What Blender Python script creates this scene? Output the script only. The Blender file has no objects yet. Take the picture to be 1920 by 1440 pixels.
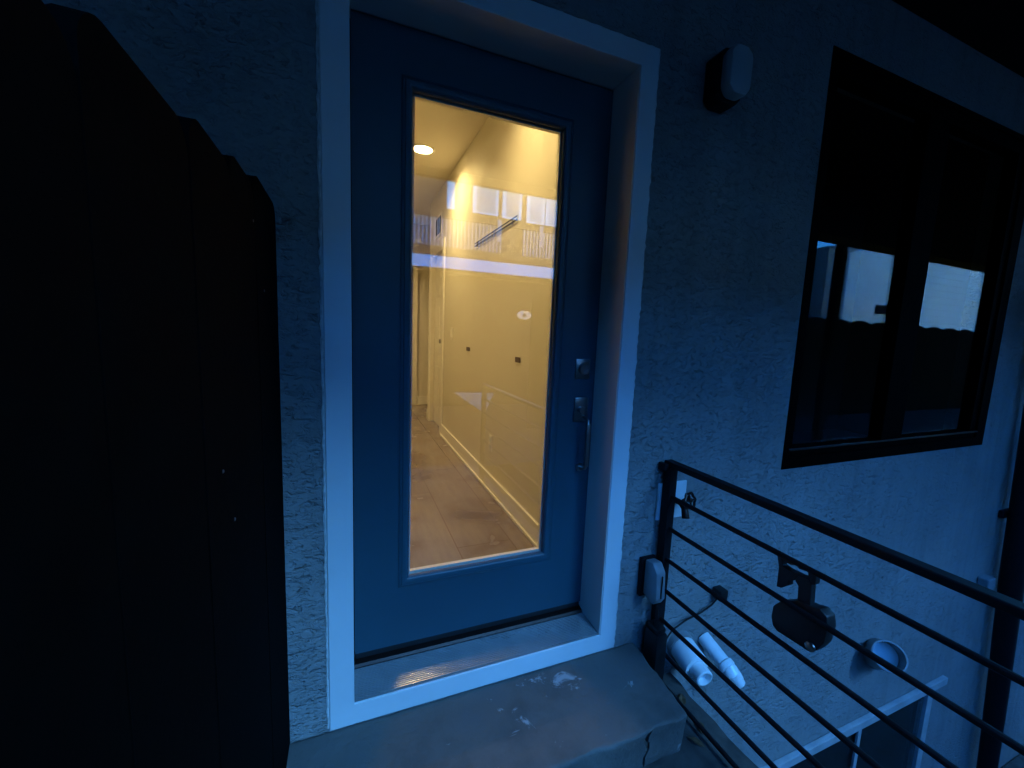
import bpy, bmesh, math, random
from mathutils import Vector, Matrix
random.seed(7)
R_ = math.radians
scene = bpy.context.scene
C = scene.collection

# ------------------------------------------------------------------ camera
cam_d = bpy.data.cameras.new("camera")
cam = bpy.data.objects.new("camera", cam_d); C.objects.link(cam)
YAW, PITCH, ROLL = R_(21.9747), R_(-6.9384), R_(2.3335)
def cam_axes():
    cy, sy, cp, sp = math.cos(YAW), math.sin(YAW), math.cos(PITCH), math.sin(PITCH)
    f = Vector((sy*cp, cy*cp, sp)); r = Vector((cy, -sy, 0)); u = r.cross(f)
    cr, sr = math.cos(ROLL), math.sin(ROLL)
    return cr*r + sr*u, -sr*r + cr*u, f
r3, u3, f3 = cam_axes()
M4 = Matrix((r3, u3, -f3)).transposed().to_4x4()
M4.translation = Vector((-0.0079, -1.228, 1.1676))
cam.matrix_world = M4
cam_d.sensor_width = 36.0
cam_d.lens = 763.68/1920*36.0
cam_d.clip_start = 0.02; cam_d.clip_end = 500
scene.camera = cam

# ------------------------------------------------------------------ sky / world (blue dusk, tungsten white balance)
SUN_EL, SUN_ROT = R_(2.0), R_(20)
w = bpy.data.worlds.new("World"); scene.world = w; w.use_nodes = True
nt = w.node_tree; nt.nodes.clear()
out = nt.nodes.new("ShaderNodeOutputWorld"); bg = nt.nodes.new("ShaderNodeBackground")
sky = nt.nodes.new("ShaderNodeTexSky"); sky.sky_type = 'NISHITA'; sky.sun_disc = False
sky.sun_elevation = SUN_EL; sky.sun_rotation = SUN_ROT
sky.air_density = 1.0; sky.dust_density = 0.3; sky.ozone_density = 4.0
mul = nt.nodes.new("ShaderNodeMix"); mul.data_type = 'RGBA'; mul.blend_type = 'MULTIPLY'
mul.inputs[0].default_value = 1.0
mul.inputs[7].default_value = (0.155, 0.46, 0.76, 1)     # camera white balanced for the warm lamp
nt.links.new(sky.outputs[0], mul.inputs[6]); nt.links.new(mul.outputs[2], bg.inputs[0])
bg.inputs[1].default_value = 0.15
nt.links.new(bg.outputs[0], out.inputs[0])
sd = bpy.data.lights.new("sun", 'SUN'); sd.energy = 0.134; sd.angle = R_(32); sd.color = (0.11, 0.44, 1.0)    # soft afterglow patch, upper right of the yard
so = bpy.data.objects.new("sun", sd); C.objects.link(so)
so.rotation_euler = Vector((math.sin(R_(26))*math.cos(R_(45)), -math.cos(R_(26))*math.cos(R_(45)), math.sin(R_(45)))).to_track_quat('Z', 'Y').to_euler()

scene.view_settings.view_transform = 'Standard'
try: scene.view_settings.look = 'None'
except Exception: pass
scene.view_settings.exposure = 6.5
scene.view_settings.gamma = 1.0
scene.render.engine = 'CYCLES'
cy_ = scene.cycles
cy_.use_denoising = True
cy_.max_bounces = 10; cy_.diffuse_bounces = 5; cy_.glossy_bounces = 5; cy_.transparent_max_bounces = 12
cy_.caustics_reflective = False; cy_.caustics_refractive = False
cy_.sample_clamp_indirect = 4.0

# ------------------------------------------------------------------ materials
def nodes(name):
    m = bpy.data.materials.new(name); m.use_nodes = True
    t = m.node_tree; b = t.nodes["Principled BSDF"]
    return m, t, b
def setc(b, base, rough, metal=0.0, spec=0.5):
    b.inputs['Base Color'].default_value = (*base, 1); b.inputs['Roughness'].default_value = rough
    b.inputs['Metallic'].default_value = metal; b.inputs['Specular IOR Level'].default_value = spec
def coords(t, scale=(1, 1, 1)):
    c = t.nodes.new("ShaderNodeTexCoord"); mp = t.nodes.new("ShaderNodeMapping")
    mp.inputs['Scale'].default_value = scale
    t.links.new(c.outputs['Object'], mp.inputs[0]); return mp.outputs[0]
def noise(t, v, scale, detail=4, rough=0.55, dist=0.0):
    n = t.nodes.new("ShaderNodeTexNoise"); n.inputs['Scale'].default_value = scale
    n.inputs['Detail'].default_value = detail; n.inputs['Roughness'].default_value = rough
    n.inputs['Distortion'].default_value = dist
    t.links.new(v, n.inputs['Vector']); return n.outputs[0]
def ramp(t, fac, stops):
    r = t.nodes.new("ShaderNodeValToRGB"); e = r.color_ramp.elements
    while len(e) < len(stops): e.new(0.5)
    for k, (p, c) in enumerate(stops):
        e[k].position = p; e[k].color = (*c, 1) if len(c) == 3 else c
    t.links.new(fac, r.inputs[0]); return r.outputs[0]
def g(v): return (v, v, v)
def bump(t, b, h, strength, dist, chain=None):
    n = t.nodes.new("ShaderNodeBump"); n.inputs['Strength'].default_value = strength
    n.inputs['Distance'].default_value = dist
    t.links.new(h, n.inputs['Height'])
    if chain is not None: t.links.new(chain, n.inputs['Normal'])
    t.links.new(n.outputs[0], b.inputs['Normal']); return n.outputs[0]
def simple(name, base, rough, metal=0.0, var=0.18, scale=9.0, bstr=0.15, bscale=60.0, bdist=0.002, spec=0.5):
    m, t, b = nodes(name); setc(b, base, rough, metal, spec)
    v = coords(t)
    n = noise(t, v, scale, 5)
    lo = tuple(max(0, c*(1-var)) for c in base); hi = tuple(min(1, c*(1+var)) for c in base)
    t.links.new(ramp(t, n, [(0.3, lo), (0.7, hi)]), b.inputs['Base Color'])
    rr = t.nodes.new("ShaderNodeMapRange"); rr.inputs[3].default_value = max(0.03, rough-0.08); rr.inputs[4].default_value = min(1, rough+0.08)
    t.links.new(n, rr.inputs[0]); t.links.new(rr.outputs[0], b.inputs['Roughness'])
    if bstr: bump(t, b, noise(t, v, bscale, 4), bstr, bdist)
    return m

def stucco_mat():
    m, t, b = nodes("stucco"); setc(b, (0.27, 0.27, 0.26), 0.9, 0, 0.2)
    v = coords(t, (1, 1, 1.8))
    n1 = noise(t, v, 26, 3, 0.5, 0.6)
    n2 = noise(t, v, 60, 3, 0.6, 0.3)
    n3 = noise(t, coords(t), 1.6, 4)
    n4 = noise(t, coords(t), 220, 2)
    k = ramp(t, n1, [(0.34, g(0)), (0.43, g(0.8)), (0.62, g(1))])      # troweled knock-down islands
    k2 = ramp(t, n2, [(0.33, g(0)), (0.5, g(1))])
    a = t.nodes.new("ShaderNodeMath"); a.operation = 'MULTIPLY_ADD'; a.inputs[1].default_value = 0.45
    t.links.new(k2, a.inputs[0]); t.links.new(k, a.inputs[2])
    a2 = t.nodes.new("ShaderNodeMath"); a2.operation = 'MULTIPLY_ADD'; a2.inputs[1].default_value = 0.12
    t.links.new(n4, a2.inputs[0]); t.links.new(a.outputs[0], a2.inputs[2])
    pit = ramp(t, noise(t, coords(t, (1, 1, 1.5)), 48, 3, 0.6, 1.0), [(0.33, g(0)), (0.385, g(1))])
    cl = ramp(t, noise(t, coords(t), 5, 3), [(0.38, g(0)), (0.52, g(1))])
    pm = t.nodes.new("ShaderNodeMix"); pm.data_type = 'RGBA'; t.links.new(cl, pm.inputs[0]); pm.inputs[6].default_value = (1, 1, 1, 1); t.links.new(pit, pm.inputs[7])
    a3 = t.nodes.new("ShaderNodeMath"); a3.operation = 'MULTIPLY_ADD'; a3.inputs[1].default_value = 1.5
    hf = t.nodes.new("ShaderNodeMath"); hf.operation = 'MULTIPLY'; hf.inputs[1].default_value = 0.6; t.links.new(a2.outputs[0], hf.inputs[0])
    t.links.new(pm.outputs[2], a3.inputs[0]); t.links.new(hf.outputs[0], a3.inputs[2])
    bump(t, b, a3.outputs[0], 1.0, 0.0085)
    sm = t.nodes.new("ShaderNodeMix"); sm.data_type = 'RGBA'; sm.blend_type = 'MULTIPLY'; sm.inputs[0].default_value = 0.4     # rain streaks and grime
    t.links.new(ramp(t, n3, [(0.3, (0.215, 0.22, 0.215)), (0.7, (0.29, 0.29, 0.28))]), sm.inputs[6])
    t.links.new(ramp(t, noise(t, coords(t, (7, 7, 0.7)), 1.6, 5, 0.6, 0.4), [(0.32, g(0.72)), (0.55, g(1.02))]), sm.inputs[7])
    t.links.new(sm.outputs[2], b.inputs['Base Color'])
    return m
def concrete_mat(name="step_concrete", splat=True):
    m, t, b = nodes(name); setc(b, (0.12, 0.1, 0.085), 0.85, 0, 0.3)
    v = coords(t)
    n1 = noise(t, v, 3.5, 6, 0.6); n2 = noise(t, v, 40, 5, 0.65); n3 = noise(t, v, 9, 6, 0.7, 0.8)
    base = ramp(t, n1, [(0.3, (0.07, 0.065, 0.06)), (0.52, (0.115, 0.105, 0.095)), (0.72, (0.10, 0.10, 0.10))])
    last = base
    if splat:
        mx = t.nodes.new("ShaderNodeMix"); mx.data_type = 'RGBA'
        t.links.new(ramp(t, n3, [(0.635, g(0)), (0.70, g(0.75))]), mx.inputs[0])
        t.links.new(base, mx.inputs[6]); mx.inputs[7].default_value = (0.4, 0.4, 0.4, 1)
        last = mx.outputs[2]
    t.links.new(last, b.inputs['Base Color'])
    c = bump(t, b, n2, 0.6, 0.005)
    bump(t, b, noise(t, v, 9, 5, 0.6), 0.5, 0.02, c)
    return m
def glass_mat(name, k, tint=(1, 1, 1), bumpy=0.0):
    """thin pane: transparent body with a Fresnel mirror; k scales for the number of panes in the unit"""
    m = bpy.data.materials.new(name); m.use_nodes = True; t = m.node_tree; t.nodes.clear()
    o = t.nodes.new("ShaderNodeOutputMaterial"); mix = t.nodes.new("ShaderNodeMixShader")
    tr = t.nodes.new("ShaderNodeBsdfTransparent"); tr.inputs[0].default_value = (*tint, 1)
    gl = t.nodes.new("ShaderNodeBsdfGlossy"); gl.inputs['Roughness'].default_value = 0.0
    fr = t.nodes.new("ShaderNodeFresnel")
    gm = t.nodes.new("ShaderNodeNewGeometry"); io = t.nodes.new("ShaderNodeMapRange")     # same air-to-glass mirror on both faces of the pane
    io.inputs[3].default_value = 1.5; io.inputs[4].default_value = 1/1.5
    t.links.new(gm.outputs['Backfacing'], io.inputs[0]); t.links.new(io.outputs[0], fr.inputs[0])
    mm = t.nodes.new("ShaderNodeMath"); mm.operation = 'MULTIPLY'; mm.inputs[1].default_value = k; mm.use_clamp = True
    t.links.new(fr.outputs[0], mm.inputs[0]); t.links.new(mm.outputs[0], mix.inputs[0])
    t.links.new(tr.outputs[0], mix.inputs[1]); t.links.new(gl.outputs[0], mix.inputs[2])
    t.links.new(mix.outputs[0], o.inputs[0])
    if bumpy:
        bn = t.nodes.new("ShaderNodeBump"); bn.inputs['Strength'].default_value = bumpy; bn.inputs['Distance'].default_value = 0.01
        t.links.new(noise(t, coords(t), 1.3, 1), bn.inputs['Height']); t.links.new(bn.outputs[0], gl.inputs['Normal'])
    return m
def emit_mat(name, col, s):
    m, t, b = nodes(name); setc(b, (0.8, 0.8, 0.8), 0.5)
    b.inputs['Emission Color'].default_value = (*col, 1); b.inputs['Emission Strength'].default_value = s
    return m
def floor_mat():
    m, t, b = nodes("hall_floor"); setc(b, (0.2, 0.13, 0.09), 0.3, 0, 0.5)
    v = coords(t)
    n1 = noise(t, v, 3.2, 3, 0.5, 0.4); n2 = noise(t, coords(t, (5, 0.8, 1)), 6, 6, 0.6)
    br = t.nodes.new("ShaderNodeTexBrick"); br.offset = 0.37
    mp = t.nodes.new("ShaderNodeMapping"); mp.inputs['Rotation'].default_value = (0, 0, R_(90)); mp.inputs['Location'].default_value = (0.3, 0.08, 0)
    t.links.new(v, mp.inputs[0]); t.links.new(mp.outputs[0], br.inputs['Vector'])
    br.inputs['Scale'].default_value = 1.0; br.inputs['Brick Width'].default_value = 1.25; br.inputs['Row Height'].default_value = 0.3
    br.inputs['Mortar Size'].default_value = 0.0022
    br.inputs['Color1'].default_value = (0.27, 0.215, 0.175, 1); br.inputs['Color2'].default_value = (0.22, 0.17, 0.135, 1)
    br.inputs['Mortar'].default_value = (0.12, 0.075, 0.05, 1)
    mx = t.nodes.new("ShaderNodeMix"); mx.data_type = 'RGBA'; mx.blend_type = 'MULTIPLY'; mx.inputs[0].default_value = 1
    t.links.new(br.outputs[0], mx.inputs[6])
    t.links.new(ramp(t, n1, [(0.32, (0.62, 0.55, 0.5)), (0.5, (1, 1, 1)), (0.7, (1.1, 1.12, 1.15))]), mx.inputs[7])
    mx2 = t.nodes.new("ShaderNodeMix"); mx2.data_type = 'RGBA'; mx2.blend_type = 'MULTIPLY'; mx2.inputs[0].default_value = 0.5
    t.links.new(mx.outputs[2], mx2.inputs[6]); t.links.new(ramp(t, n2, [(0.3, g(0.7)), (0.7, g(1.1))]), mx2.inputs[7])
    t.links.new(mx2.outputs[2], b.inputs['Base Color'])
    t.links.new(ramp(t, n1, [(0.3, g(0.32)), (0.7, g(0.11))]), b.inputs['Roughness'])
    return m

MAT = {}
MAT['stucco'] = stucco_mat()
MAT['frame'] = simple('frame_paint', (0.64, 0.66, 0.66), 0.45, var=0.05, scale=3, bstr=0.12, bscale=35, bdist=0.003)
MAT['jamb'] = simple('jamb_paint', (0.78, 0.74, 0.66), 0.5, var=0.05, scale=3, bstr=0.1, bscale=35)  # warm tint stands in for hallway light on the right jamb
MAT['caulk'] = simple('caulk', (0.6, 0.6, 0.58), 0.7, var=0.25, scale=40, bstr=0.4)
MAT['door'] = simple('door_paint', (0.019, 0.07, 0.098), 0.45, var=0.07, scale=2.5, bstr=0.05, bscale=150)
MAT['gasket'] = simple('black_rubber', (0.008, 0.008, 0.009), 0.6)
MAT['bead'] = simple('cream_bead', (0.75, 0.72, 0.65), 0.5, var=0.05)
MAT['alu'] = simple('aluminium', (0.48, 0.48, 0.48), 0.2, 0.7, var=0.06, scale=14, bstr=0.03, bscale=90)
MAT['nickel'] = simple('satin_nickel', (0.30, 0.29, 0.28), 0.3, 1.0, var=0.1)
MAT['black'] = simple('black_metal', (0.005, 0.005, 0.006), 0.55, var=0.3, scale=25, bstr=0.2, bscale=120, spec=0.2)
MAT['plastic'] = simple('black_plastic', (0.006, 0.006, 0.006), 0.5, var=0.2)
MAT['winframe'] = simple('window_black', (0.0008, 0.0008, 0.0008), 0.7, var=0.2, spec=0.015)
MAT['pvc'] = simple('pvc', (0.74, 0.76, 0.76), 0.35, var=0.06, scale=12, bstr=0.05)
MAT['greyplastic'] = simple('grey_plastic', (0.25, 0.255, 0.255), 0.45, var=0.1)
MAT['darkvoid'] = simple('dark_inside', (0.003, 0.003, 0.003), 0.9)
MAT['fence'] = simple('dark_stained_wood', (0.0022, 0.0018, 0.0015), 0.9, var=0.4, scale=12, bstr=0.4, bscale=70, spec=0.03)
MAT['whiteplate'] = simple('white_plate', (0.66, 0.68, 0.68), 0.5, var=0.08)
MAT['dulltrim'] = simple('dull_trim', (0.36, 0.37, 0.37), 0.6, var=0.2, scale=10)
MAT['lens'] = simple('frosted_lens', (0.36, 0.39, 0.40), 0.35, var=0.05)
MAT['rust'] = simple('old_bronze', (0.03, 0.018, 0.015), 0.4, 0.7)
MAT['step'] = concrete_mat()
MAT['landing'] = simple('landing_concrete', (0.05, 0.043, 0.037), 0.9, var=0.45, scale=14, bstr=0.5, bscale=50, bdist=0.006)
MAT['hallwall'] = simple('hall_paint', (0.70, 0.66, 0.56), 0.6, var=0.03, scale=2, bstr=0.12, bscale=90, bdist=0.001)
MAT['hallceil'] = simple('ceiling_paint', (0.74, 0.70, 0.62), 0.8, var=0.03, scale=2, bstr=0.1)
MAT['trim'] = simple('trim_white', (0.8, 0.77, 0.7), 0.4, var=0.03, bstr=0.03)
MAT['floor'] = floor_mat()
MAT['brownplate'] = simple('brown_plate', (0.09, 0.055, 0.035), 0.5)
MAT['dryleaf'] = simple('dry_leaf', (0.22, 0.12, 0.06), 0.8, var=0.4, scale=60)
MAT['glass_door'] = glass_mat('door_glass', 2.6, (0.985, 0.99, 0.985), 0.02)
MAT['glass_win'] = glass_mat('window_glass', 0.40, (0.9, 0.93, 0.93), 0.03)
MAT['whitewall'] = simple('white_siding', (0.75, 0.75, 0.74), 0.7, var=0.08, scale=1.5)
MAT['panelwhite'] = simple('window_white', (0.5, 0.5, 0.5), 0.7, var=0.15, scale=2)
MAT['fascia'] = simple('fascia_white', (0.88, 0.88, 0.88), 0.6, var=0.03)
MAT['greywall'] = simple('grey_render', (0.22, 0.22, 0.22), 0.9, var=0.1, spec=0.1)
MAT['tan'] = simple('tan_wood', (0.07, 0.05, 0.04), 0.8, spec=0.15, var=0.25, scale=8)
MAT['palewood'] = simple('pale_wood', (0.45, 0.4, 0.36), 0.7, var=0.2)
MAT['dark'] = simple('dark_timber', (0.012, 0.011, 0.011), 0.9, var=0.3, spec=0.08)
MAT['ground'] = simple('yard_ground', (0.022, 0.022, 0.02), 0.95, spec=0.1, var=0.3, scale=5, bstr=0.5, bscale=20, bdist=0.02)
MAT['leaf'] = simple('dark_leaf', (0.03, 0.05, 0.025), 0.6, var=0.4, scale=6)
MAT['lamp_on'] = emit_mat('lamp_on', (1.0, 0.72, 0.30), 0.5)
MAT['bulb'] = emit_mat('bulb', (1.0, 0.8, 0.5), 0.5)
MAT['porchlamp'] = emit_mat('porch_lamp', (1.0, 0.8, 0.45), 0.012)  # glow of the added ghost oval, no lamp there

# ------------------------------------------------------------------ mesh builder
class MB:
    def __init__(s): s.bm = bmesh.new()
    def box(s, x0, x1, y0, y1, z0, z1, bev=0.0, seg=2):
        b2 = bmesh.new(); bmesh.ops.create_cube(b2, size=1)
        for v in b2.verts:
            v.co = Vector((x0 + (v.co.x+.5)*(x1-x0), y0 + (v.co.y+.5)*(y1-y0), z0 + (v.co.z+.5)*(z1-z0)))
        if bev: bmesh.ops.bevel(b2, geom=b2.edges[:], offset=bev, segments=seg, affect='EDGES', profile=0.5)
        return s._join(b2)
    def _join(s, b2):
        me = bpy.data.meshes.new("t"); b2.to_mesh(me); b2.free(); s.bm.from_mesh(me); bpy.data.meshes.remove(me); return s
    def tube(s, pts, r, n=12, cap=True, radii=None):
        pts = [Vector(p) for p in pts]; rings = []
        prev = None
        for i, p in enumerate(pts):
            d = (pts[min(i+1, len(pts)-1)] - pts[max(i-1, 0)]).normalized()
            if prev is None:
                a = d.cross(Vector((0, 0, 1)));  a = a if a.length > 1e-3 else d.cross(Vector((1, 0, 0)))
            else: a = prev - d*prev.dot(d)
            a.normalize(); prev = a; b = d.cross(a)
            rr = radii[i] if radii else r
            rings.append([s.bm.verts.new(p + (a*math.cos(2*math.pi*k/n) + b*math.sin(2*math.pi*k/n))*rr) for k in range(n)])
        for q in range(len(rings)-1):
            for k in range(n):
                s.bm.faces.new((rings[q][k], rings[q][(k+1) % n], rings[q+1][(k+1) % n], rings[q+1][k]))
        if cap:
            s.bm.faces.new(rings[0][::-1]); s.bm.faces.new(rings[-1])
        return s
    def hollow(s, p0, p1, ro, ri, n=28):
        """open pipe: outer and inner skin with an annular rim at p1, closed at p0"""
        p0, p1 = Vector(p0), Vector(p1); d = (p1-p0).normalized()
        c = 0.003
        prof = [(0, 0), (0, ro), ((p1-p0).length-c, ro), ((p1-p0).length, ro-c), ((p1-p0).length, ri), (0.02, ri), (0.02, 0)]
        return s.lathe(p0, d, prof, n)
    def lathe(s, o, d, prof, n=28):
        o, d = Vector(o), Vector(d).normalized()
        a = d.cross(Vector((0, 0, 1))); a = a if a.length > 1e-3 else d.cross(Vector((1, 0, 0)))
        a.normalize(); b = d.cross(a); rings = []
        for (h, r) in prof:
            if r < 1e-6: rings.append([s.bm.verts.new(o + d*h)])
            else: rings.append([s.bm.verts.new(o + d*h + (a*math.cos(2*math.pi*k/n) + b*math.sin(2*math.pi*k/n))*r) for k in range(n)])
        for q in range(len(rings)-1):
            A, B = rings[q], rings[q+1]
            for k in range(n):
                k2 = (k+1) % n
                if len(A) == 1 and len(B) > 1: s.bm.faces.new((A[0], B[k2], B[k]))
                elif len(B) == 1 and len(A) > 1: s.bm.faces.new((A[k], A[k2], B[0]))
                elif len(A) > 1: s.bm.faces.new((A[k], A[k2], B[k2], B[k]))
        return s
    def ring(s, x0, x1, z0, z1, prof):
        """closed profile [(outward offset, y)] swept round a rectangle in the x-z plane with mitred corners"""
        cs = [(x0, z0, -1, -1), (x1, z0, 1, -1), (x1, z1, 1, 1), (x0, z1, -1, 1)]
        R = [[s.bm.verts.new((x+sx*o, y, z+sz*o)) for (o, y) in prof] for (x, z, sx, sz) in cs]
        n = len(prof)
        for q in range(4):
            A, B = R[q], R[(q+1) % 4]
            for k in range(n): s.bm.faces.new((A[k], A[(k+1) % n], B[(k+1) % n], B[k]))
        return s
    def prism(s, poly, vec, bev=0.0):
        """poly: list of 3D points (planar), extruded by vec"""
        b2 = bmesh.new(); vs = [b2.verts.new(p) for p in poly]; f = b2.faces.new(vs)
        r = bmesh.ops.extrude_face_region(b2, geom=[f])
        bmesh.ops.translate(b2, verts=[e for e in r['geom'] if isinstance(e, bmesh.types.BMVert)], vec=vec)
        if bev: bmesh.ops.bevel(b2, geom=b2.edges[:], offset=bev, segments=2, affect='EDGES', profile=0.5)
        return s._join(b2)
    def wall(s, xs, zs, holes, y0, y1):
        """solid wall between y0 and y1 with rectangular holes (x0,x1,z0,z1)"""
        b2 = bmesh.new(); V = {}
        def v(i, k):
            if (i, k) not in V: V[(i, k)] = b2.verts.new((xs[i], y0, zs[k]))
            return V[(i, k)]
        for i in range(len(xs)-1):
            for k in range(len(zs)-1):
                cx, cz = (xs[i]+xs[i+1])/2, (zs[k]+zs[k+1])/2
                if any(h[0] < cx < h[1] and h[2] < cz < h[3] for h in holes): continue
                b2.faces.new((v(i, k), v(i+1, k), v(i+1, k+1), v(i, k+1)))
        r = bmesh.ops.extrude_face_region(b2, geom=b2.faces[:])
        bmesh.ops.translate(b2, verts=[e for e in r['geom'] if isinstance(e, bmesh.types.BMVert)], vec=(0, y1-y0, 0))
        return s._join(b2)
    def build(s, name, mat, parent=None, smooth=False, label=None):
        bmesh.ops.recalc_face_normals(s.bm, faces=s.bm.faces[:])
        me = bpy.data.meshes.new(name); s.bm.to_mesh(me); s.bm.free()
        me.materials.append(MAT[mat] if isinstance(mat, str) else mat)
        if smooth:
            me.polygons.foreach_set("use_smooth", [True]*len(me.polygons))
            try: me.set_sharp_from_angle(angle=R_(35))
            except Exception: pass
        o = bpy.data.objects.new(name, me); C.objects.link(o)
        if parent is not None:
            o.parent = parent; o.matrix_parent_inverse = parent_inv(parent)
        if label: o['label'] = label
        return o
def world_loc(o):
    v = Vector(o.location)
    return v
def parent_inv(p):
    return Matrix.Translation(-Vector(p['_w'])) if '_w' in p.keys() else Matrix.Identity(4)
def thing(name, label, cat, loc=(0, 0, 0), group=None):
    o = bpy.data.objects.new(name, None); C.objects.link(o)
    o.location = loc; o.empty_display_size = 0.1
    o['_w'] = loc; o['label'] = label; o['category'] = cat
    if group: o['group'] = group
    return o
def tag(o, label, cat, group=None):
    o['label'] = label; o['category'] = cat
    if group: o['group'] = group
    return o
def struct(o): o['kind'] = 'structure'; return o

W, HB, HT = 0.9075, 0.0468, 2.077          # door opening width, door bottom, head height
B, BB = 0.0718, 0.065                      # frame band widths
DD = 0.152                                 # recess of the slab

# ================================================================== the setting: ground
struct(MB().box(-60, 60, -60, -2.62, -2.9, -0.30).build('ground', 'ground'))
struct(MB().box(1.30, 12, -2.6, 0.0, -2.6, -2.30).build('areaway_floor', 'landing'))
# landing slab with a chipped right edge
mb = MB()
ys = [i*0.06 - 2.6 for i in range(44)]
top, bot = [], []
for i, y in enumerate(ys):
    x = 1.262 + random.uniform(-0.012, 0.014)
    top.append((x, y)); bot.append((x+0.02, y))
poly = [(-3.0, -2.6, -0.25)] + [(x, min(y, 0.0), -0.25) for x, y in top] + [(-3.0, 0.0, -0.25)]
mb.prism(poly, (0, 0, -2.2))
struct(mb.build('landing', 'landing'))

# ================================================================== house
house = thing('house', 'dark stucco house wall with blue door, black window and lit hallway behind the glass', 'house', (0, 0, -0.25))
WX0, WX1, WZ0, WZ1 = 1.863, 3.742, 0.590, 2.408       # window opening
LX0, LX1, LZ0, LZ1 = 2.0, 3.58, -2.0, -1.10           # basement window opening
xs = [-4, -B-0.004, W+B+0.004, WX0, LX0, LX1, WX1, 6.2]
zs = [-2.6, LZ0, LZ1, -BB-0.004, WZ0, HT+B+0.004, WZ1, 4.0]
MB().wall(xs, zs, [(-B-.004, W+B+.004, -BB-.004, HT+B+.004), (WX0, WX1, WZ0, WZ1), (LX0, LX1, LZ0, LZ1)], 0.010, 0.20).build('wall', 'stucco', house)
# balcony deck overhead that shades the wall
mb = MB().box(-5, 16, -2.5, 0.008, 2.68, 2.86).box(-5, 16, -2.5, -2.44, 2.60, 2.679)
mb.build('porch_roof', 'dark', house)
MB().box(6.33, 6.45, -2.50, -2.40, -2.30, 2.598, 0.004).build('porch_post', 'fence', house)

# door frame: mitred casing with deep jambs
mb = MB()
mb.ring(0, W, 0, HT, [(0, 0.0015), (0.0015, 0), (B-0.003, 0), (B, 0.003), (B, 0.20), (0, 0.20)])
frame = mb.build('door_frame', 'frame', house, smooth=True)
MB().box(W-0.003, W-0.0004, 0.004, DD-0.001, 0.004, HT-0.0005).build('jamb', 'jamb', frame)  # thin sheet added to carry the warm light tint
mb = MB()          # torn caulk line along the casing
def caulk(p0, p1, n):
    p0, p1 = Vector(p0), Vector(p1); pts, rad = [], []
    for i in range(n+1):
        q = p0.lerp(p1, i/n); pts.append(q + Vector((random.uniform(-.0015, .0015), 0, random.uniform(-.0015, .0015)))); rad.append(random.uniform(0.003, 0.0065))
    mb.tube(pts, 0.004, 7, True, rad)
caulk((-B-0.003, 0.009, -BB), (-B-0.003, 0.009, HT+B), 150)
caulk((W+B+0.002, 0.009, -BB), (W+B+0.002, 0.009, HT+B), 150)
caulk((-B, 0.009, HT+B+0.003), (W+B, 0.009, HT+B+0.003), 70)
mb.build('caulk_bead', 'caulk', frame, smooth=True)
MB().box(-B-0.002, W+B+0.003, 0.002, 0.0095, HT+B+0.002, HT+B+0.022, 0.002).build('drip_cap', 'stucco', frame)
# threshold: ribbed aluminium sill
mb = MB(); b2 = mb.bm
prof = [(0.006, -0.020), (0.006, 0.001), (0.010, 0.003)]
n = 16; y0, y1 = 0.014, 0.128
for i in range(n):
    ya = y0 + (y1-y0)*i/n; st = (y1-y0)/n; zb = 0.002 + 0.008*(i/n)
    prof += [(ya, zb), (ya+st*0.10, zb+0.0014), (ya+st*0.42, zb+0.0019), (ya+st*0.74, zb+0.0014), (ya+st*0.84, zb)]
prof += [(0.1285, 0.010), (0.1285, -0.02)]
A = [b2.verts.new((0.001, y, z)) for y, z in prof]; Bv = [b2.verts.new((W-0.001, y, z)) for y, z in prof]
for k in range(len(prof)): b2.faces.new((A[k], A[(k+1) % len(prof)], Bv[(k+1) % len(prof)], Bv[k]))
mb.build('threshold', 'alu', frame)

MB().prism([(0.001, 0.129, -0.02), (0.001, 0.129, 0.013), (0.001, 0.136, 0.020), (0.001, 0.198, 0.022), (0.001, 0.198, -0.02)], (W-0.002, 0, 0)).build('sill_stop', 'rust', frame)
# door: slab, glazed light and lockset
GX0, GX1, GZ0, GZ1 = 0.1843, 0.7105, 0.3006, 1.9004
mb = MB().wall([0.004, GX0-0.012, GX1+0.012, W-0.004], [HB, GZ0-0.012, GZ1+0.012, HT-0.004], [(GX0-.012, GX1+.012, GZ0-.012, GZ1+.012)], DD, DD+0.044)
MB().ring(0, W, 0.0225, HT, [(-0.022, DD+0.0455), (0.0, DD+0.0455), (0.0, DD+0.0475), (-0.022, DD+0.0475)]).build('door_stop', 'gasket', frame)
door = mb.build('door', 'door', house, label='slate blue front door with tall single glass pane and lit hallway behind')
MB().box(0.006, W-0.006, DD+0.006, DD+0.038, 0.0225, HB-0.0005).build('door_sweep', 'gasket', door)
mb = MB().ring(GX0, GX1, GZ0, GZ1, [(0.0, DD+0.006), (0.004, DD-0.002), (0.009, DD-0.0065), (0.016, DD-0.009), (0.024, DD-0.009), (0.0265, DD-0.006), (0.032, DD-0.005), (0.036, DD-0.003), (0.038, DD+0.004), (0.0, DD+0.013)])
mb.build('glazing_frame', 'door', door, smooth=True)
MB().ring(GX0-0.0005, GX1+0.0005, GZ0-0.0005, GZ1+0.0005, [(0.001, DD+0.0125), (0.011, DD+0.0125), (0.011, DD+0.0148), (0.001, DD+0.0148)]).build('gasket', 'gasket', door)
MB().ring(GX0, GX1, GZ0, GZ1, [(-0.006, DD+0.0205), (0.010, DD+0.0205), (0.010, DD+0.042), (-0.003, DD+0.042)]).build('inner_bead', 'bead', door)
MB().box(GX0-0.010, GX1+0.010, DD+0.0150, DD+0.0200, GZ0-0.010, GZ1+0.010).build('glass_pane', 'glass_door', door)
mb = MB().box(0.812, 0.876, DD-0.007, DD-0.0005, 1.006, 1.083, 0.002)
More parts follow.
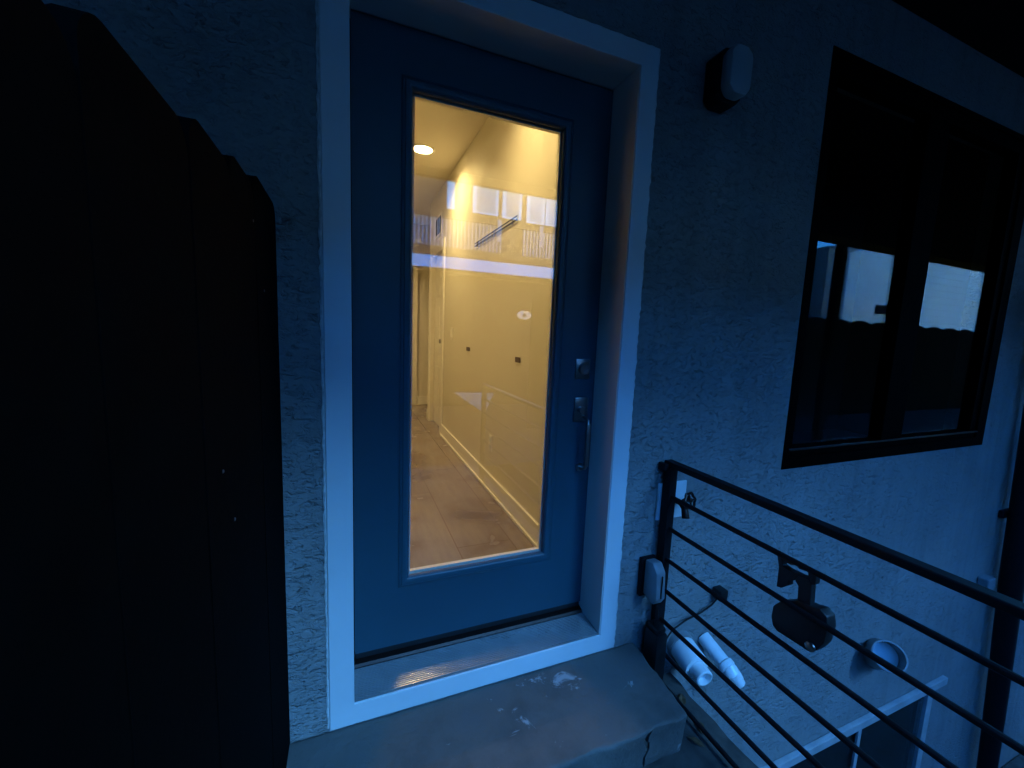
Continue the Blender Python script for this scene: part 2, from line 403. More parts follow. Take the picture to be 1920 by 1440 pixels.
mb.lathe((0.846, DD-0.007, 1.044), (0, -1, 0), [(0, 0.024), (0.010, 0.023), (0.013, 0.020), (0.013, 0.008), (0.010, 0.0)], 26)
mb.box(0.8445, 0.8475, DD-0.021, DD-0.017, 1.034, 1.054, 0.0005)
mb.build('deadbolt', 'nickel', door, smooth=True)
mb = MB().box(0.816, 0.878, DD-0.008, DD-0.0005, 0.835, 0.930, 0.002)
mb.lathe((0.838, DD-0.008, 0.884), (0, -1, 0), [(0, 0.012), (0.018, 0.011), (0.022, 0.015), (0.026, 0.014), (0.027, 0)], 22)
grip = [(0.858, DD-0.006, 0.858), (0.858, DD-0.030, 0.852), (0.858, DD-0.046, 0.835)]
mb.tube([(0.858, DD-0.006, 0.853), (0.858, DD-0.028, 0.851), (0.858, DD-0.042, 0.842), (0.858, DD-0.048, 0.825)], 0.007, 12)
mb.box(0.850, 0.866, DD-0.055, DD-0.041, 0.660, 0.834, 0.003)
mb.tube([(0.858, DD-0.048, 0.668), (0.858, DD-0.040, 0.652), (0.858, DD-0.020, 0.645), (0.858, DD-0.002, 0.644)], 0.007, 12)
mb.lathe((0.858, DD-0.0005, 0.644), (0, -1, 0), [(0, 0.017), (0.005, 0.016), (0.006, 0)], 22)
mb.build('door_handle', 'nickel', door, smooth=True)

# big window
win = MB().ring(WX0+0.07, WX1-0.16, WZ0+0.095, WZ1-0.09, [(0.0, 0.018), (0.0, 0.075), (0.062, 0.075), (0.062, 0.018)]).build('window', 'winframe', house)
mb = MB().wall([WX0+.001, WX0+0.035, WX1-0.098, WX1-.001], [WZ0+.001, WZ0+0.055, WZ1-0.028, WZ1-.001], [(WX0+0.035, WX1-0.098, WZ0+0.055, WZ1-0.028)], 0.008, 0.10)
mb.build('window_frame', 'winframe', win)
MB().box(2.64, 2.83, 0.015, 0.078, WZ0+0.09, WZ1-0.085, 0.003).build('mullion', 'winframe', win)
MB().box(WX0+0.036, WX1-0.099, 0.004, 0.0175, WZ0+0.088, WZ0+0.096, 0.001).build('sill_lip', 'rust', win)
MB().box(WX0+0.06, 2.66, 0.046, 0.052, WZ0+0.085, WZ1-0.08).build('pane', 'glass_win', win)
MB().box(2.81, WX1-0.15, 0.046, 0.052, WZ0+0.085, WZ1-0.08).build('pane', 'glass_win', win)
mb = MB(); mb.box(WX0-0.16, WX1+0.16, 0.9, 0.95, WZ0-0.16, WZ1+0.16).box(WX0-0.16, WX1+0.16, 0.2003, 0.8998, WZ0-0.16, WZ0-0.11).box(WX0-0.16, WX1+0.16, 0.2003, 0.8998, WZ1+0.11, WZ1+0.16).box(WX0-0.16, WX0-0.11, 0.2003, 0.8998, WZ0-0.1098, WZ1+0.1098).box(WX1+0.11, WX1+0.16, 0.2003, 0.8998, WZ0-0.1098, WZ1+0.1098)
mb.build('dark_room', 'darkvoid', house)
# basement window with pale trim
bw = MB().box(1.70, 3.79, -0.020, 0.0085, LZ1+0.004, LZ1+0.055, 0.004).build('basement_window', 'dulltrim', house)
MB().box(LX1+0.003, LX1+0.07, -0.012, 0.0085, LZ0, LZ1+0.002, 0.003).build('side_trim', 'dulltrim', bw)
MB().box(2.848, 2.882, 0.002, 0.0150, LZ0, LZ1-.002, 0.002).build('mullion', 'dulltrim', bw)
MB().box(LX0+.001, LX1-.001, 0.016, 0.022, LZ0+.001, LZ1-.001).build('pane', 'glass_win', bw)
MB().box(LX0+0.002, LX1-0.002, 0.030, 0.040, LZ0+0.002, LZ1-0.002).build('dark_backing', 'darkvoid', bw)

# ------------------------------------------------------------------ hallway
FZ = 0.030; CZ = 2.72
MB().box(-0.6, 3.0, 0.201, 5.3, FZ-0.08, FZ).build('hallway_floor', 'floor', house)
MB().box(-0.6, 3.0, 0.201, 5.3, CZ, CZ+0.08).build('hallway_ceiling', 'hallceil', house)
RX = 0.942
mb = MB()
# right-hand wall with a door opening near its far end (opening y 3.22-3.88, z to 2.06)
def yzwall(mb, x0, x1, ysplit, zsplit, holes):
    for i in range(len(ysplit)-1):
        for k in range(len(zsplit)-1):
            cy, cz = (ysplit[i]+ysplit[i+1])/2, (zsplit[k]+zsplit[k+1])/2
            if any(h[0] < cy < h[1] and h[2] < cz < h[3] for h in holes): continue
            mb.box(x0, x1, ysplit[i], ysplit[i+1], zsplit[k], zsplit[k+1])
mb.box(RX, RX+0.12, 0.203, 3.22, FZ+.001, CZ-.001)
mb.box(RX, RX+0.12, 3.2201, 3.8799, 2.06, CZ-.001)
mb.box(RX, RX+0.12, 3.88, 4.02, FZ+.001, CZ-.001)
mb.box(-0.42, -0.30, 0.203, 5.2, FZ+.001, CZ-.001)          # left-hand wall
mb.box(-0.42, 2.9, 5.09, 5.2, FZ+.001, CZ-.002)             # far wall
mb.box(2.8, 2.9, 3.9, 5.08, FZ+.001, CZ-.002)
mb.box(RX+0.121, 2.9, 3.90, 4.0, FZ+.001, CZ-.002)
mb.box(-0.30, -0.02, 0.205, 0.25, FZ+.001, CZ-.003).box(-0.30, RX, 0.205, 0.25, 2.10, CZ-.003)   # inside of the front wall
mb.build('hallway_wall', 'hallwall', house)
mb = MB()
mb.box(RX-0.014, RX-0.0005, 0.21, 3.13, FZ+.001, FZ+0.125, 0.003).box(RX-0.026, RX-0.0145, 0.21, 3.13, FZ+.001, FZ+0.022, 0.004)
mb.box(RX-0.014, RX+0.10, 4.0205, 4.034, FZ+.001, FZ+0.125, 0.003)
mb.box(0.965, 2.79, 5.076, 5.0895, FZ+.001, FZ+0.13, 0.003).box(-0.2995, -0.286, 0.21, 5.07, FZ+.001, FZ+0.125, 0.003)
mb.build('baseboard', 'trim', house)

hd = MB().box(RX+0.045, RX+0.085, 3.2215, 3.8785, FZ+0.012, 2.058).build('hallway_door', 'trim', house)
mb = MB()
for (a, c) in ((0.18, 0.75), (0.9, 1.45), (1.58, 1.95)):
    for (p, q) in ((3.29, 3.52), (3.58, 3.81)):
        mb.box(RX+0.039, RX+0.0447, p, q, a, c, 0.004)
mb.build('door_panel', 'trim', hd)
mb = MB().lathe((RX+0.044, 3.29, 1.06), (-1, 0, 0), [(0, 0.03), (0.004, 0.03), (0.006, 0.011), (0.035, 0.010), (0.04, 0.024), (0.058, 0.026), (0.064, 0.018), (0.066, 0)], 20)
mb.build('door_knob', 'nickel', hd, smooth=True)
mb = MB().lathe((RX+0.044, 3.29, 1.19), (-1, 0, 0), [(0, 0.028), (0.012, 0.026), (0.016, 0)], 20)
mb.build('deadbolt', 'nickel', hd, smooth=True)
mb = MB()
mb.box(RX-0.016, RX-0.0005, 3.135, 3.2195, FZ+.001, 2.145, 0.003)
mb.box(RX-0.016, RX+0.125, 3.8785+.002, 3.90, FZ+.001, 2.06, 0.002)
mb.box(RX-0.016, RX-0.0005, 3.9005, 3.965, FZ+.001, 2.06, 0.003)
mb.build('door_casing', 'trim', hd)
# far door and its casing
fd = MB().box(0.10, 0.866, 5.070, 5.0885, FZ+0.01, 2.06).build('far_hallway_door', 'trim', house)
mb = MB()
for (a, c) in ((0.18, 0.85), (1.0, 1.9)):
    for (p, q) in ((0.18, 0.44), (0.52, 0.79)): mb.box(p, q, 5.062, 5.0695, a, c, 0.004)
mb.build('door_panel', 'trim', fd)
mb = MB().box(0.868, 0.955, 5.058, 5.0885, FZ+.001, 2.15, 0.003).box(0.02, 0.867, 5.058, 5.0885, 2.062, 2.15, 0.003)
mb.build('door_casing', 'trim', fd)

# hallway fixtures
def ceiling_light(x, y, label, power, spread=140):
    t = thing('ceiling_light', label, 'ceiling light', (x, y, CZ), 'recessed lights in the hallway ceiling')
    MB().lathe((x, y, CZ-0.0005), (0, 0, -1), [(0, 0.105), (0.004, 0.104), (0.006, 0.098), (0.004, 0.082), (0.001, 0.080)], 40).build('trim_ring', 'trim', t, smooth=True)
    MB().lathe((x, y, CZ-0.001), (0, 0, -1), [(0, 0.079), (0.002, 0.078), (0.0025, 0)], 40).build('lens', 'lamp_on', t)
    ld = bpy.data.lights.new('lamp_light', 'AREA'); ld.shape = 'DISK'; ld.size = 0.15; ld.energy = power
    ld.color = (1.0, 0.72, 0.29); ld.spread = R_(spread)
    lo = bpy.data.objects.new('lamp_light', ld); C.objects.link(lo); lo.parent = t; lo.location = (0, 0, -0.006)
    return t
LP = 0.215
ceiling_light(0.60, 2.55, 'lit round recessed ceiling light seen in upper left of door glass', LP*0.85)
ceiling_light(0.50, 0.88, 'lit recessed ceiling light just inside the front door above the glass', LP*0.62)
ceiling_light(0.35, 4.55, 'lit recessed ceiling light at the far end of the hallway', LP*0.45, 95)  # added fill, no such fitting in view; lifts the far wall
t = thing('vent_grille', 'small white air grille with dark slots high on hallway wall', 'vent', (RX, 3.52, 2.33))
MB().box(RX-0.006, RX-0.0005, 3.34, 3.70, 2.215, 2.46, 0.002).build('plate', 'trim', t)
mb = MB()
for k in range(3): mb.box(RX-0.0075, RX-0.0065, 3.385+k*0.095, 3.385+k*0.095+0.065, 2.25, 2.43)
mb.build('slot', 'darkvoid', t)
t = thing('light_switch', 'white light switch plate on hallway wall beside inner door casing', 'switch', (RX, 2.77, 1.15))
MB().box(RX-0.006, RX-0.0005, 2.735, 2.805, 1.09, 1.21, 0.002).build('plate', 'trim', t)
MB().box(RX-0.014, RX-0.0065, 2.755, 2.785, 1.115, 1.185, 0.002).build('rocker', 'trim', t)
t = thing('wall_outlet', 'white outlet plate low on hallway wall above the baseboard', 'outlet', (RX, 1.49, 0.38))
MB().box(RX-0.006, RX-0.0005, 1.455, 1.525, 0.32, 0.44, 0.002).build('plate', 'trim', t)
mb = MB(); mb.box(RX-0.0085, RX-0.0065, 1.472, 1.508, 0.335, 0.372, 0.002).box(RX-0.0085, RX-0.0065, 1.472, 1.508, 0.388, 0.425, 0.002); mb.build('socket', 'whiteplate', t)
tag(MB().box(RX-0.007, RX-0.0005, 2.10, 2.20, 1.012, 1.045, 0.002).build('wall_plate', 'brownplate'), 'smaller brown plate on hallway wall, nearer the light switch', 'wall plate', 'brown plates on the hallway wall')
mb = MB().box(RX-0.006, RX-0.0005, 1.005, 1.08, 1.00, 1.033, 0.002).box(RX-0.008, RX-0.0065, 1.012, 1.073, 1.014, 1.019)
tag(mb.build('wall_plate', 'brownplate'), 'wider brown two-line plate on hallway wall, nearest the front door', 'wall plate', 'brown plates on the hallway wall')
t = thing('wall_rail', 'slim black metal double rail fixed high along hallway wall', 'rail', (RX, 1.56, 1.87))
mb = MB().box(RX-0.010, RX-0.007, 1.13, 2.02, 1.869, 1.877, 0.0008).box(RX-0.010, RX-0.007, 1.13, 2.02, 1.849, 1.857, 0.0008)
mb.build('bar', 'plastic', t)
for y in (1.2, 1.56, 1.94): MB().box(RX-0.0065, RX-0.0005, y, y+0.03, 1.845, 1.881).build('bracket', 'palewood', t)

# ================================================================== doorstep
mb = MB()
b2 = bmesh.new(); bmesh.ops.create_cube(b2, size=1)
for v in b2.verts:
    v.co = Vector((-0.30 + (v.co.x+.5)*1.37, -0.338 + (v.co.y+.5)*0.337, -0.249 + (v.co.z+.5)*0.184))
    if v.co.z < -0.2 and v.co.y < -0.3: v.co.y += 0.035
    if v.co.x > 1 and v.co.y < -0.2: v.co.x -= 0.035
    if v.co.x > 1 and v.co.z < -0.2: v.co.x += 0.02
bmesh.ops.bevel(b2, geom=b2.edges[:], offset=0.012, segments=3, affect='EDGES', profile=0.5)
bmesh.ops.subdivide_edges(b2, edges=[e for e in b2.edges if e.calc_length() > 0.2], cuts=40, use_grid_fill=True)
for xc in (0.872, 0.8755, 0.8775, 0.881):
    bmesh.ops.bisect_plane(b2, geom=b2.verts[:]+b2.edges[:]+b2.faces[:], plane_co=(xc, 0, 0), plane_no=(1, 0, 0.05))
for zc in (-0.10, -0.13, -0.16, -0.19, -0.22):
    bmesh.ops.bisect_plane(b2, geom=b2.verts[:]+b2.edges[:]+b2.faces[:], plane_co=(0, 0, zc), plane_no=(0, 0, 1))
from mathutils import noise as mn
for v in b2.verts:
    p = v.co*14; q = v.co*45
    k = 0.0035*mn.noise(p) + 0.0018*mn.noise(q)
    if v.co.y < -0.28 or v.co.x > 1.0: k *= 2.0
    v.co += Vector((k, k, 0.35*k))
    wig = 0.006*math.sin(v.co.z*70) if 0.86 < v.co.x < 0.89 and v.co.y < -0.28 else 0
    if wig and abs(v.co.x+0.05*v.co.z-0.8765) < 0.0025 and v.co.z < -0.095: v.co.y += 0.035
    v.co.x += wig
mb._join(b2)
o = mb.build('doorstep', 'step', None, smooth=True)
tag(o, 'worn brown concrete doorstep with white paint specks below the door frame', 'step')

# ================================================================== railing
rail = thing('railing', 'black metal handrail with horizontal bars running out from the wall beside the doorstep', 'railing', (1.17, -0.02, -0.25))
RXX = 1.17
MB().box(RXX-0.019, RXX+0.019, -0.041, -0.003, -0.249, 0.676, 0.003).build('post', 'black', rail)
MB().box(RXX-0.019, RXX+0.019, -2.06, -2.02, -0.249, 0.676, 0.003).build('post', 'black', rail)
MB().box(RXX-0.0185, RXX+0.0185, -2.08, -0.001, 0.677, 0.699, 0.004).build('top_rail', 'black', rail)
MB().box(RXX-0.040, RXX-0.0195, -0.03, 0.008, 0.660, 0.69, 0.003).build('wall_bracket', 'black', rail)
for k in range(7):
    z = 0.556 - 0.1295*k
    MB().tube([(RXX, -0.0415, z), (RXX, -2.0195, z)], 0.0085, 10).build('rail_bar', 'black', rail, smooth=True)

# ================================================================== fence on the left
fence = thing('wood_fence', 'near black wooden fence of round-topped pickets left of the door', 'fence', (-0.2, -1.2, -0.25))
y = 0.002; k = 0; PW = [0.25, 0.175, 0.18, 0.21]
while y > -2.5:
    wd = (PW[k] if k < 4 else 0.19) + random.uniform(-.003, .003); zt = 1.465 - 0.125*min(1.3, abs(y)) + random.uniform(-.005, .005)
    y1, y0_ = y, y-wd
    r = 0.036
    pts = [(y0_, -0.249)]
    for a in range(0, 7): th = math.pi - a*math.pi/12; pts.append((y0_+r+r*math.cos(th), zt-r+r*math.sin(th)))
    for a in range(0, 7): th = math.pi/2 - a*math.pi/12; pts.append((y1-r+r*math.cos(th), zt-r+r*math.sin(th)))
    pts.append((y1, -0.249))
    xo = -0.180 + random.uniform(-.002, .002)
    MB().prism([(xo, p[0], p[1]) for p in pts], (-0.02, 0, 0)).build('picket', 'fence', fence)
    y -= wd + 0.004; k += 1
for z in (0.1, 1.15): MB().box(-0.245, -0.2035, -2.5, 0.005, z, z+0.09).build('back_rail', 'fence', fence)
for (yy, zq) in ((-0.28, 1.365), (-0.19, 1.24), (-0.55, 0.955), (-0.5, 0.86)):
    MB().lathe((-0.1775, yy, zq), (1, 0, 0), [(0, 0.003), (0.0012, 0.0022), (0.0015, 0)], 10).build('screw_head', 'nickel', fence)

# ================================================================== things on the wall
lamp = thing('wall_lamp', 'unlit bulkhead wall lamp with pale lens and dark back box, right of the door', 'wall lamp', (1.235, 0.0, 2.09))
def octo(cx, cz, hw, hh, c, y): return [(cx-hw+c, y, cz-hh), (cx+hw-c, y, cz-hh), (cx+hw, y, cz-hh+c), (cx+hw, y, cz+hh-c), (cx+hw-c, y, cz+hh), (cx-hw+c, y, cz+hh), (cx-hw, y, cz+hh-c), (cx-hw, y, cz-hh+c)]
MB().prism(octo(1.248, 2.098, 0.056, 0.088, 0.024, 0.009), (0, -0.065, 0), 0.004).build('back_box', 'black', lamp)
MB().prism(octo(1.245, 2.096, 0.051, 0.080, 0.025, -0.0565), (0, -0.05, 0), 0.014).build('lens', 'lens', lamp, smooth=True)

hb = thing('hose_bib', 'outdoor tap with dark round wheel handle on pale square plate behind the rail post', 'tap', (1.21, 0.0, 0.52))
MB().box(1.140, 1.284, 0.000, 0.0095, 0.445, 0.600, 0.003).build('plate', 'whiteplate', hb)
mb = MB().tube([(1.215, -0.001, 0.53), (1.215, -0.05, 0.53)], 0.012, 14).tube([(1.215, -0.05, 0.53), (1.215, -0.065, 0.515), (1.215, -0.075, 0.48)], 0.012, 14, True, [0.014, 0.013, 0.015]).tube([(1.215, -0.04, 0.53), (1.225, -0.07, 0.56)], 0.007, 10)
mb.build('spout', 'rust', hb, smooth=True)
mb = MB(); cc = Vector((1.228, -0.076, 0.552)); ax = Vector((0.10, -0.9, 0.3)).normalized(); a1 = ax.cross(Vector((0, 0, 1))).normalized(); a2 = ax.cross(a1)
ringp = [cc + (a1*math.cos(i*math.pi/12) + a2*math.sin(i*math.pi/12))*(0.027+0.003*math.cos(6*i*math.pi/12)) for i in range(25)]
mb.tube(ringp, 0.0055, 8, False)
for i in range(4):
    d = a1*math.cos(i*math.pi/2) + a2*math.sin(i*math.pi/2); mb.tube([cc, cc + d*0.026], 0.004, 8)
mb.lathe(cc - ax*0.01, ax, [(0, 0.009), (0.016, 0.009), (0.018, 0)], 12)
mb.build('wheel_handle', 'rust', hb, smooth=True)

ob = thing('outdoor_outlet', 'grey weatherproof outlet cover left of the rail post', 'outlet', (1.10, 0.0, 0.22))
MB().box(1.076, 1.148, -0.010, 0.009, 0.135, 0.298, 0.004).build('base', 'black', ob)  # black colour stands in for the cover's shadow on the wall
pv = [(1.090, -0.0105, 0.295), (1.090, -0.055, 0.302), (1.090, -0.080, 0.27), (1.090, -0.088, 0.165), (1.090, -0.070, 0.135), (1.090, -0.0105, 0.150)]
MB().prism(pv, (0.046, 0, 0), 0.007).build('cover', 'greyplastic', ob, smooth=True)
mb = MB().box(1.110, 1.114, -0.0915, -0.0865, 0.17, 0.262, 0.0008); mb.build('cover_slot', 'plastic', ob)
ad = thing('power_adapter', 'black box power adapter standing in the gap beside the doorstep', 'adapter', (1.135, -0.06, -0.25))
MB().box(1.098, 1.152, -0.105, -0.030, -0.246, 0.020, 0.008).build('body', 'plastic', ad, smooth=True)
MB().box(1.104, 1.146, -0.098, -0.038, 0.0205, 0.045, 0.006).build('cap', 'plastic', ad, smooth=True)
mb = MB().tube([(1.112, -0.070, 0.140), (1.113, -0.072, 0.10), (1.115, -0.070, 0.05)], 0.0035, 8).tube([(1.130, -0.060, 0.140), (1.132, -0.060, 0.09), (1.132, -0.060, 0.05)], 0.0035, 8)
mb.build('cord', 'plastic', ad, smooth=True)
sc = thing('sensor_cable', 'thin black cable curving along the wall to a small black plug', 'cable', (1.35, -0.02, -0.08))
pts = [(1.19, -0.05, -0.22), (1.195, -0.04, -0.14), (1.21, -0.03, -0.085), (1.26, -0.02, -0.050), (1.34, -0.012, -0.030), (1.43, -0.008, -0.018), (1.49, -0.008, 0.005), (1.515, -0.012, 0.034)]
MB().tube(pts, 0.0035, 8).build('cable', 'plastic', sc, smooth=True)
MB().box(1.502, 1.545, -0.040, 0.0085, 0.034, 0.082, 0.005).build('plug', 'plastic', sc, smooth=True)

# PVC flue pipes
def py(x, y, Y):      # a point of the photograph unprojected to the plane y = Y
    dv = f3 + r3*((x-960)/763.68) - u3*((y-720)/763.68)
    c0 = Vector((-0.0079, -1.228, 1.1676)); return c0 + dv*((Y-c0.y)/dv.y)
p1 = thing('flue_pipe', 'thick white plastic flue pipe with open end, low on the wall behind the rails', 'pipe', (1.33, 0, -0.17), 'white plastic flue pipes')
a, e = py(1272, 1203, 0.009), py(1322, 1274, -0.165); d = (e-a).normalized(); L = (e-a).length
MB().lathe(a, d, [(0, 0), (0, 0.060), (0.016, 0.061), (0.030, 0.059), (0.031, 0.0)], 32).build('wall_collar', 'greyplastic', p1, smooth=True)
MB().lathe(a + d*0.032, d, [(0, 0), (0, 0.056), (L-0.095, 0.056), (L-0.082, 0.051), (L-0.080, 0.0)], 32).build('socket', 'pvc', p1, smooth=True)
MB().hollow(a + d*(L-0.047), e, 0.036, 0.029).build('spigot', 'pvc', p1, smooth=True)
p2 = thing('flue_pipe', 'slimmer white plastic flue pipe with a cut sloping end, right of the thick one', 'pipe', (1.48, 0, -0.15), 'white plastic flue pipes')
a, m_, e = py(1318, 1194, 0.009), py(1357, 1243, -0.10), py(1388, 1284, -0.155); d = (m_-a).normalized(); d2 = (e-m_).normalized(); L = (m_-a).length; L2 = (e-m_).length
MB().lathe(a, d, [(0, 0), (0, 0.031), (L-0.002, 0.031), (L-0.001, 0)], 28).build('pipe', 'pvc', p2, smooth=True)
MB().lathe(m_, d, [(0, 0), (0, 0.034), (0.004, 0.037), (0.022, 0.037), (0.026, 0.033), (0.027, 0)], 28).build('coupling', 'pvc', p2, smooth=True)
MB().tube([m_+d*0.0275, m_+d*0.034, m_ + d2*(L2*0.7), e], 0.031, 24, True, [0.033, 0.034, 0.032, 0.024]).build('elbow', 'pvc', p2, smooth=True)

vh = thing('vent_hood', 'round pale vent hood low on the wall above the basement window', 'vent', (2.95, 0, -0.66))
a, e = py(1640, 1224, 0.009), py(1668, 1231, -0.12); d = (e-a).normalized(); L = (e-a).length
MB().lathe(a, d, [(0, 0), (0, 0.092), (0.010, 0.090), (0.011, 0)], 36).build('flange', 'greyplastic', vh, smooth=True)
MB().hollow(a + d*0.012, e, 0.080, 0.071, 36).build('hood', 'greyplastic', vh, smooth=True)
MB().lathe(a + d*(L*0.55), d, [(0, 0.070), (0.003, 0.070), (0.004, 0)], 30).build('damper', 'whiteplate', vh)

ds = thing('downspout', 'black pipe running down the wall at the dark right edge', 'downspout', (4.6, -0.06, -2.3))
MB().tube([(4.02, -0.075, 1.6), (4.15, -0.075, 0.45), (4.27, -0.075, -0.4), (4.395, -0.075, -1.2), (4.545, -0.075, -2.29)], 0.06, 20, True, [0.05, 0.05, 0.06, 0.055, 0.05]).build('pipe', 'black', ds, smooth=True)
MB().box(4.15, 4.29, -0.02, 0.009, 0.05, 0.10, 0.003).build('strap', 'black', ds)
tag(MB().box(4.02, 4.12, -0.05, 0.0095, -0.46, -0.36, 0.008).build('wall_bracket', 'greywall'), 'small grey bracket on the wall just left of the black downspout', 'bracket')
mt = thing('meter_box', 'pale rounded meter box on the wall at the right edge', 'meter', (4.55, 0, 0.45))
MB().box(4.40, 4.72, -0.12, 0.009, 0.30, 0.75, 0.03).build('box', 'greyplastic', mt, smooth=True)
MB().lathe((4.56, -0.1205, 0.58), (0, -1, 0), [(0, 0.085), (0.05, 0.08), (0.065, 0.06), (0.068, 0)], 28).build('dial', 'whiteplate', mt, smooth=True)

# lockbox hung over the second rail by a hooked shackle
def px(x, y, X):      # a point of the photograph unprojected to the vertical plane x = X
    dv = f3 + r3*((x-960)/763.68) - u3*((y-720)/763.68)
    c0 = Vector((-0.0079, -1.228, 1.1676)); return c0 + dv*((X-c0.x)/dv.x)
def zz(pts, X): return [px(1160+a/3.13, 840+b/3.13, X) for a, b in pts]
lb = thing('lockbox', 'black lockbox with a hooked shackle hanging from the second rail bar', 'lockbox', px(1500, 1130, 1.19))
MB().prism(zz([(905, 925), (940, 903), (1045, 893), (1125, 930), (1180, 945), (1222, 992), (1228, 1060), (1203, 1150), (1160, 1190), (1110, 1195), (1070, 1168), (930, 1078), (900, 1040), (893, 985)], 1.181), (0.038, 0, 0), 0.004).build('body', 'plastic', lb, smooth=True)
MB().prism(zz([(1046, 900), (1050, 850), (1052, 810), (1034, 778), (1060, 745), (1112, 765), (1130, 800), (1122, 935)], 1.186), (0.022, 0, 0), 0.002).build('shackle_stem', 'plastic', lb)
MB().prism(zz([(930, 628), (958, 640), (962, 690), (1000, 716), (1062, 744), (1034, 777), (1000, 778), (996, 806), (952, 822), (925, 812), (938, 700)], 1.186), (0.022, 0, 0), 0.002).build('hook', 'plastic', lb)
MB().prism(zz([(955, 640), (1160, 735), (1156, 775), (1150, 806), (1128, 800), (1116, 762), (1108, 728), (1060, 712), (1040, 690), (1008, 686), (962, 662)], 1.186), (0.022, 0, 0), 0.002).build('clip', 'plastic', lb)
cpt = zz([(1125, 1165)], 1.179)[0]
MB().lathe(cpt, (-1, 0, 0), [(0, 0.014), (0.005, 0.013), (0.008, 0.006), (0.0085, 0)], 20).build('button', 'nickel', lb, smooth=True)

# dry leaves in the gap
for k, (x, yy, z, a) in enumerate([(1.15, -0.19, -0.245, .3), (1.19, -0.26, -0.245, 1.2), (1.13, -0.30, -0.244, 2.2), (1.21, -0.15, -0.244, .9)]):
    mb = MB(); ca, sa = math.cos(a), math.sin(a); L = 0.03
    base = [(-1, 0, 0), (-.5, .38, .12), (.2, .42, .2), (1, 0, .1), (.2, -.42, .22), (-.5, -.38, .1)]
    vs = [mb.bm.verts.new((x+(p*ca-q*sa)*L, yy+(p*sa+q*ca)*L, z+h*L)) for p, q, h in base]
    c0 = mb.bm.verts.new((x, yy, z+0.001))
    for i in range(6): mb.bm.faces.new((c0, vs[i], vs[(i+1) % 6]))
    bmesh.ops.solidify(mb.bm, geom=mb.bm.faces[:], thickness=0.001)
    tag(mb.build('dry_leaf', 'dryleaf'), 'dry brown leaf lying in the gap between doorstep and railing', 'leaf', 'dry leaves beside the doorstep')

# ================================================================== across the yard (seen mirrored in the panes, or added to block light)
dh = thing('deck_house', 'house across the yard with raised wooden deck, seen mirrored in the door glass', 'house', (2, -7.2, -0.3))
MB().box(-3.0, 4.7, -10.5, -7.2, -0.299, 4.55).build('wall', 'tan', dh)
MB().box(-3.2, 4.9, -10.7, -7.0, 4.551, 4.70).build('roof', 'dark', dh)
for (x0, x1, zb) in ((0.6, 1.18, 3.56), (1.90, 2.06, 3.70), (2.45, 3.03, 3.70), (3.12, 3.58, 3.68), (3.70, 4.15, 3.66), (4.17, 4.6, 3.66)):
    wv = MB().box(x0, x1, -7.199, -7.16, zb, 4.5, 0.004).build('window', 'whitewall', dh)
    if x1-x0 > 0.3:
        MB().box(x0+0.09, x1-0.07, -7.1595, -7.150, zb+0.05, 4.45).build('blind', 'palewood' if x0 in (2.45, 3.12) else 'panelwhite', wv)
MB().box(-3.0, 4.7, -7.19, -6.05, 2.25, 2.40).build('deck', 'dark', dh)
MB().box(-3.0, 4.75, -6.049, -6.0, 2.315, 2.525).build('fascia', 'fascia', dh)
MB().box(-3.0, 4.7, -6.06, -6.0, 3.20, 3.27).build('deck_rail', 'tan', dh)
for k in range(62):
    x = 0.3 + k*0.07
    if 2.72 < x < 3.15: continue
    MB().box(x, x+0.03, -6.045, -6.015, 2.70, 3.199).build('baluster', 'palewood', dh)
for x in (0.9, 2.62, 3.50):
    MB().box(x, x+0.075, -6.06, -5.99, 2.90, 3.30).build('deck_post', 'palewood', dh)
MB().prism([(1.45, -4.3, 0.27), (2.06, -4.3, 0.25), (1.93, -4.3, -0.06)], (0, -0.03, 0)).build('skirt_board', 'whitewall', dh)  # added pale triangle for the bright patch mirrored in the glass
MB().box(-3, 4.7, -6.4, -6.3, -0.29, 2.24).build('deck_skirt', 'dark', dh)

gh = thing('gable_house', 'pale gable fronted house beyond the scalloped fence, mirrored in the window', 'house', (13.8, -6, -0.3))
MB().prism([(11.9, -6, -0.3), (15.8, -6, -0.3), (15.8, -6, 3.95), (13.9, -6, 4.25), (11.9, -6, 3.85)], (0, -3.5, 0)).build('wall', 'greywall', gh)
MB().prism([(12.75, -5.999, 1.9), (15.0, -5.999, 1.9), (15.0, -5.999, 3.75), (13.9, -5.999, 4.1), (12.75, -5.999, 3.75)], (0, 0.04, 0)).build('gable_panel', 'whitewall', gh)
MB().box(14.2, 15.2, -5.95, -5.93, 2.2, 2.45).build('window', 'dark', gh)
sh = thing('siding_house', 'white lap sided house wall, mirrored in the right window pane', 'house', (19, -6, -0.3))
mb = MB()
for k in range(48): mb.prism([(16.4, -6.2, -0.3+k*0.2), (16.4, -5.985, -0.3+k*0.2), (16.4, -6.005, -0.302+(k+1)*0.2), (16.4, -6.2, -0.302+(k+1)*0.2)], (6.5, 0, 0))
mb.build('siding', 'whitewall', sh)
tb = thing('tall_house', 'tall dark house wall across the yard facing the stucco wall', 'house', (7.5, -7, -0.3))  # unseen, added to keep sun and sky off the wall's right end
MB().box(5.4, 10.9, -10, -6.6, -0.299, 9.5).build('wall', 'dark', tb)
MB().box(5.3, 11.0, -10.2, -6.4, 9.501, 9.7).build('roof', 'dark', tb)
nh = thing('brick_house', 'dark low house beyond the yard on the left, mirrored beside the deck house', 'house', (-9, -8, -0.3))  # unseen mass added so the upper wall stays dark
MB().box(-18, -3.3, -12, -7.0, -0.299, 4.6).build('wall', 'dark', nh)
MB().box(-18.2, -3.2, -12.2, -6.8, 4.601, 4.75).build('roof', 'dark', nh)
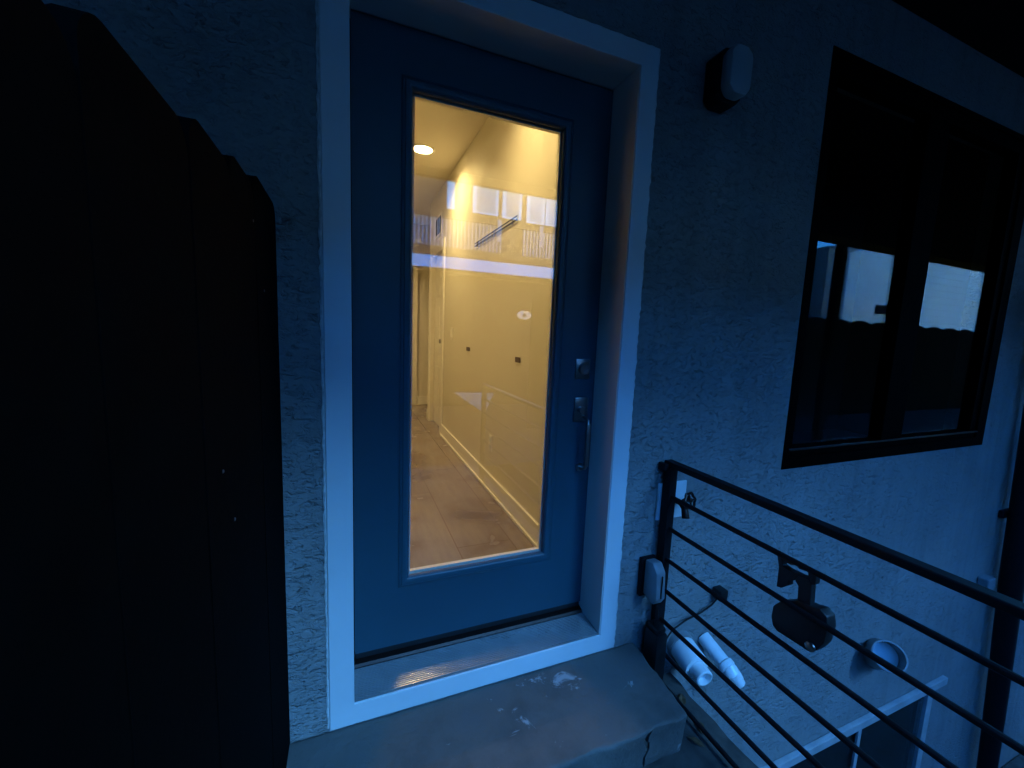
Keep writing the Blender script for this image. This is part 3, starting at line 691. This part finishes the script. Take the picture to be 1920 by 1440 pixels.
nh = thing('brick_house', 'dark house at the far left end of the yard, behind the wooden fence', 'house', (-8, -3, -0.3))  # unseen, added to close off sky light from the left
MB().box(-12, -6, -6.7, 0.0, -0.299, 5.0).build('wall', 'dark', nh)
MB().box(-12.2, -5.9, -6.75, 0.2, 5.001, 5.2).build('roof', 'dark', nh)
nh = thing('brick_house', 'dark house at the far right end of the yard', 'house', (26, -3, -0.3))  # unseen, added to close off sky light from the right
MB().box(24, 32, -9, 0.0, -0.299, 7.5).build('wall', 'dark', nh)
MB().box(23.8, 32.2, -9.2, 0.2, 7.501, 7.7).build('roof', 'dark', nh)
hg = thing('hedge_wall', 'low dark hedge wall between the deck house and the tall house', 'wall', (5.5, -8, -0.3))  # unseen filler added to stop light through the gap
MB().box(4.95, 5.35, -8.6, -8.0, -0.299, 4.5).build('wall', 'dark', hg)
tag(MB().box(10.95, 11.85, -6.6, -6.3, -0.299, 3.65).build('garden_wall', 'greywall'), 'plain grey rendered garden wall between the houses across the yard', 'wall')

sf = thing('scalloped_fence', 'dark fence with arched board tops across the yard, mirrored in the window', 'fence', (10, -4.2, -0.3))
mb = MB(); x = 2.6
while x < 21:
    pts = [(x, -4.2, -0.3), (x+0.735, -4.2, -0.3)]
    for a in range(9): pts.append((x+0.735*(1-a/8), -4.2, 1.70+0.07*math.sin(math.pi*a/8)))
    mb.prism(pts, (0, -0.03, 0)); x += 0.74
mb.build('board_panel', 'fence', sf)
pl = thing('porch_lamp', 'dim round porch lamp across the yard, mirrored in the door glass', 'lamp', (2.45, -4.1, 1.46))  # added glow standing in for an oval ghost reflection
mb = MB(); mb.prism([(2.45+0.115*math.cos(i*math.pi/14), -4.16, 1.46+0.065*math.sin(i*math.pi/14)) for i in range(28)], (0, 0.02, 0)); mb.build('lens', 'porchlamp', pl)
mb = MB(); mb.prism([(2.45+0.035*math.cos(i*math.pi/8), -4.1395, 1.46+0.02*math.sin(i*math.pi/8)) for i in range(16)], (0, 0.01, 0)); mb.build('lens_cap', 'tan', pl)
MB().box(2.41, 2.49, -4.1995, -4.1605, 1.38, 1.54).build('back_plate', 'dark', pl)

for o in list(C.objects):
    if '_w' in o.keys(): del o['_w']
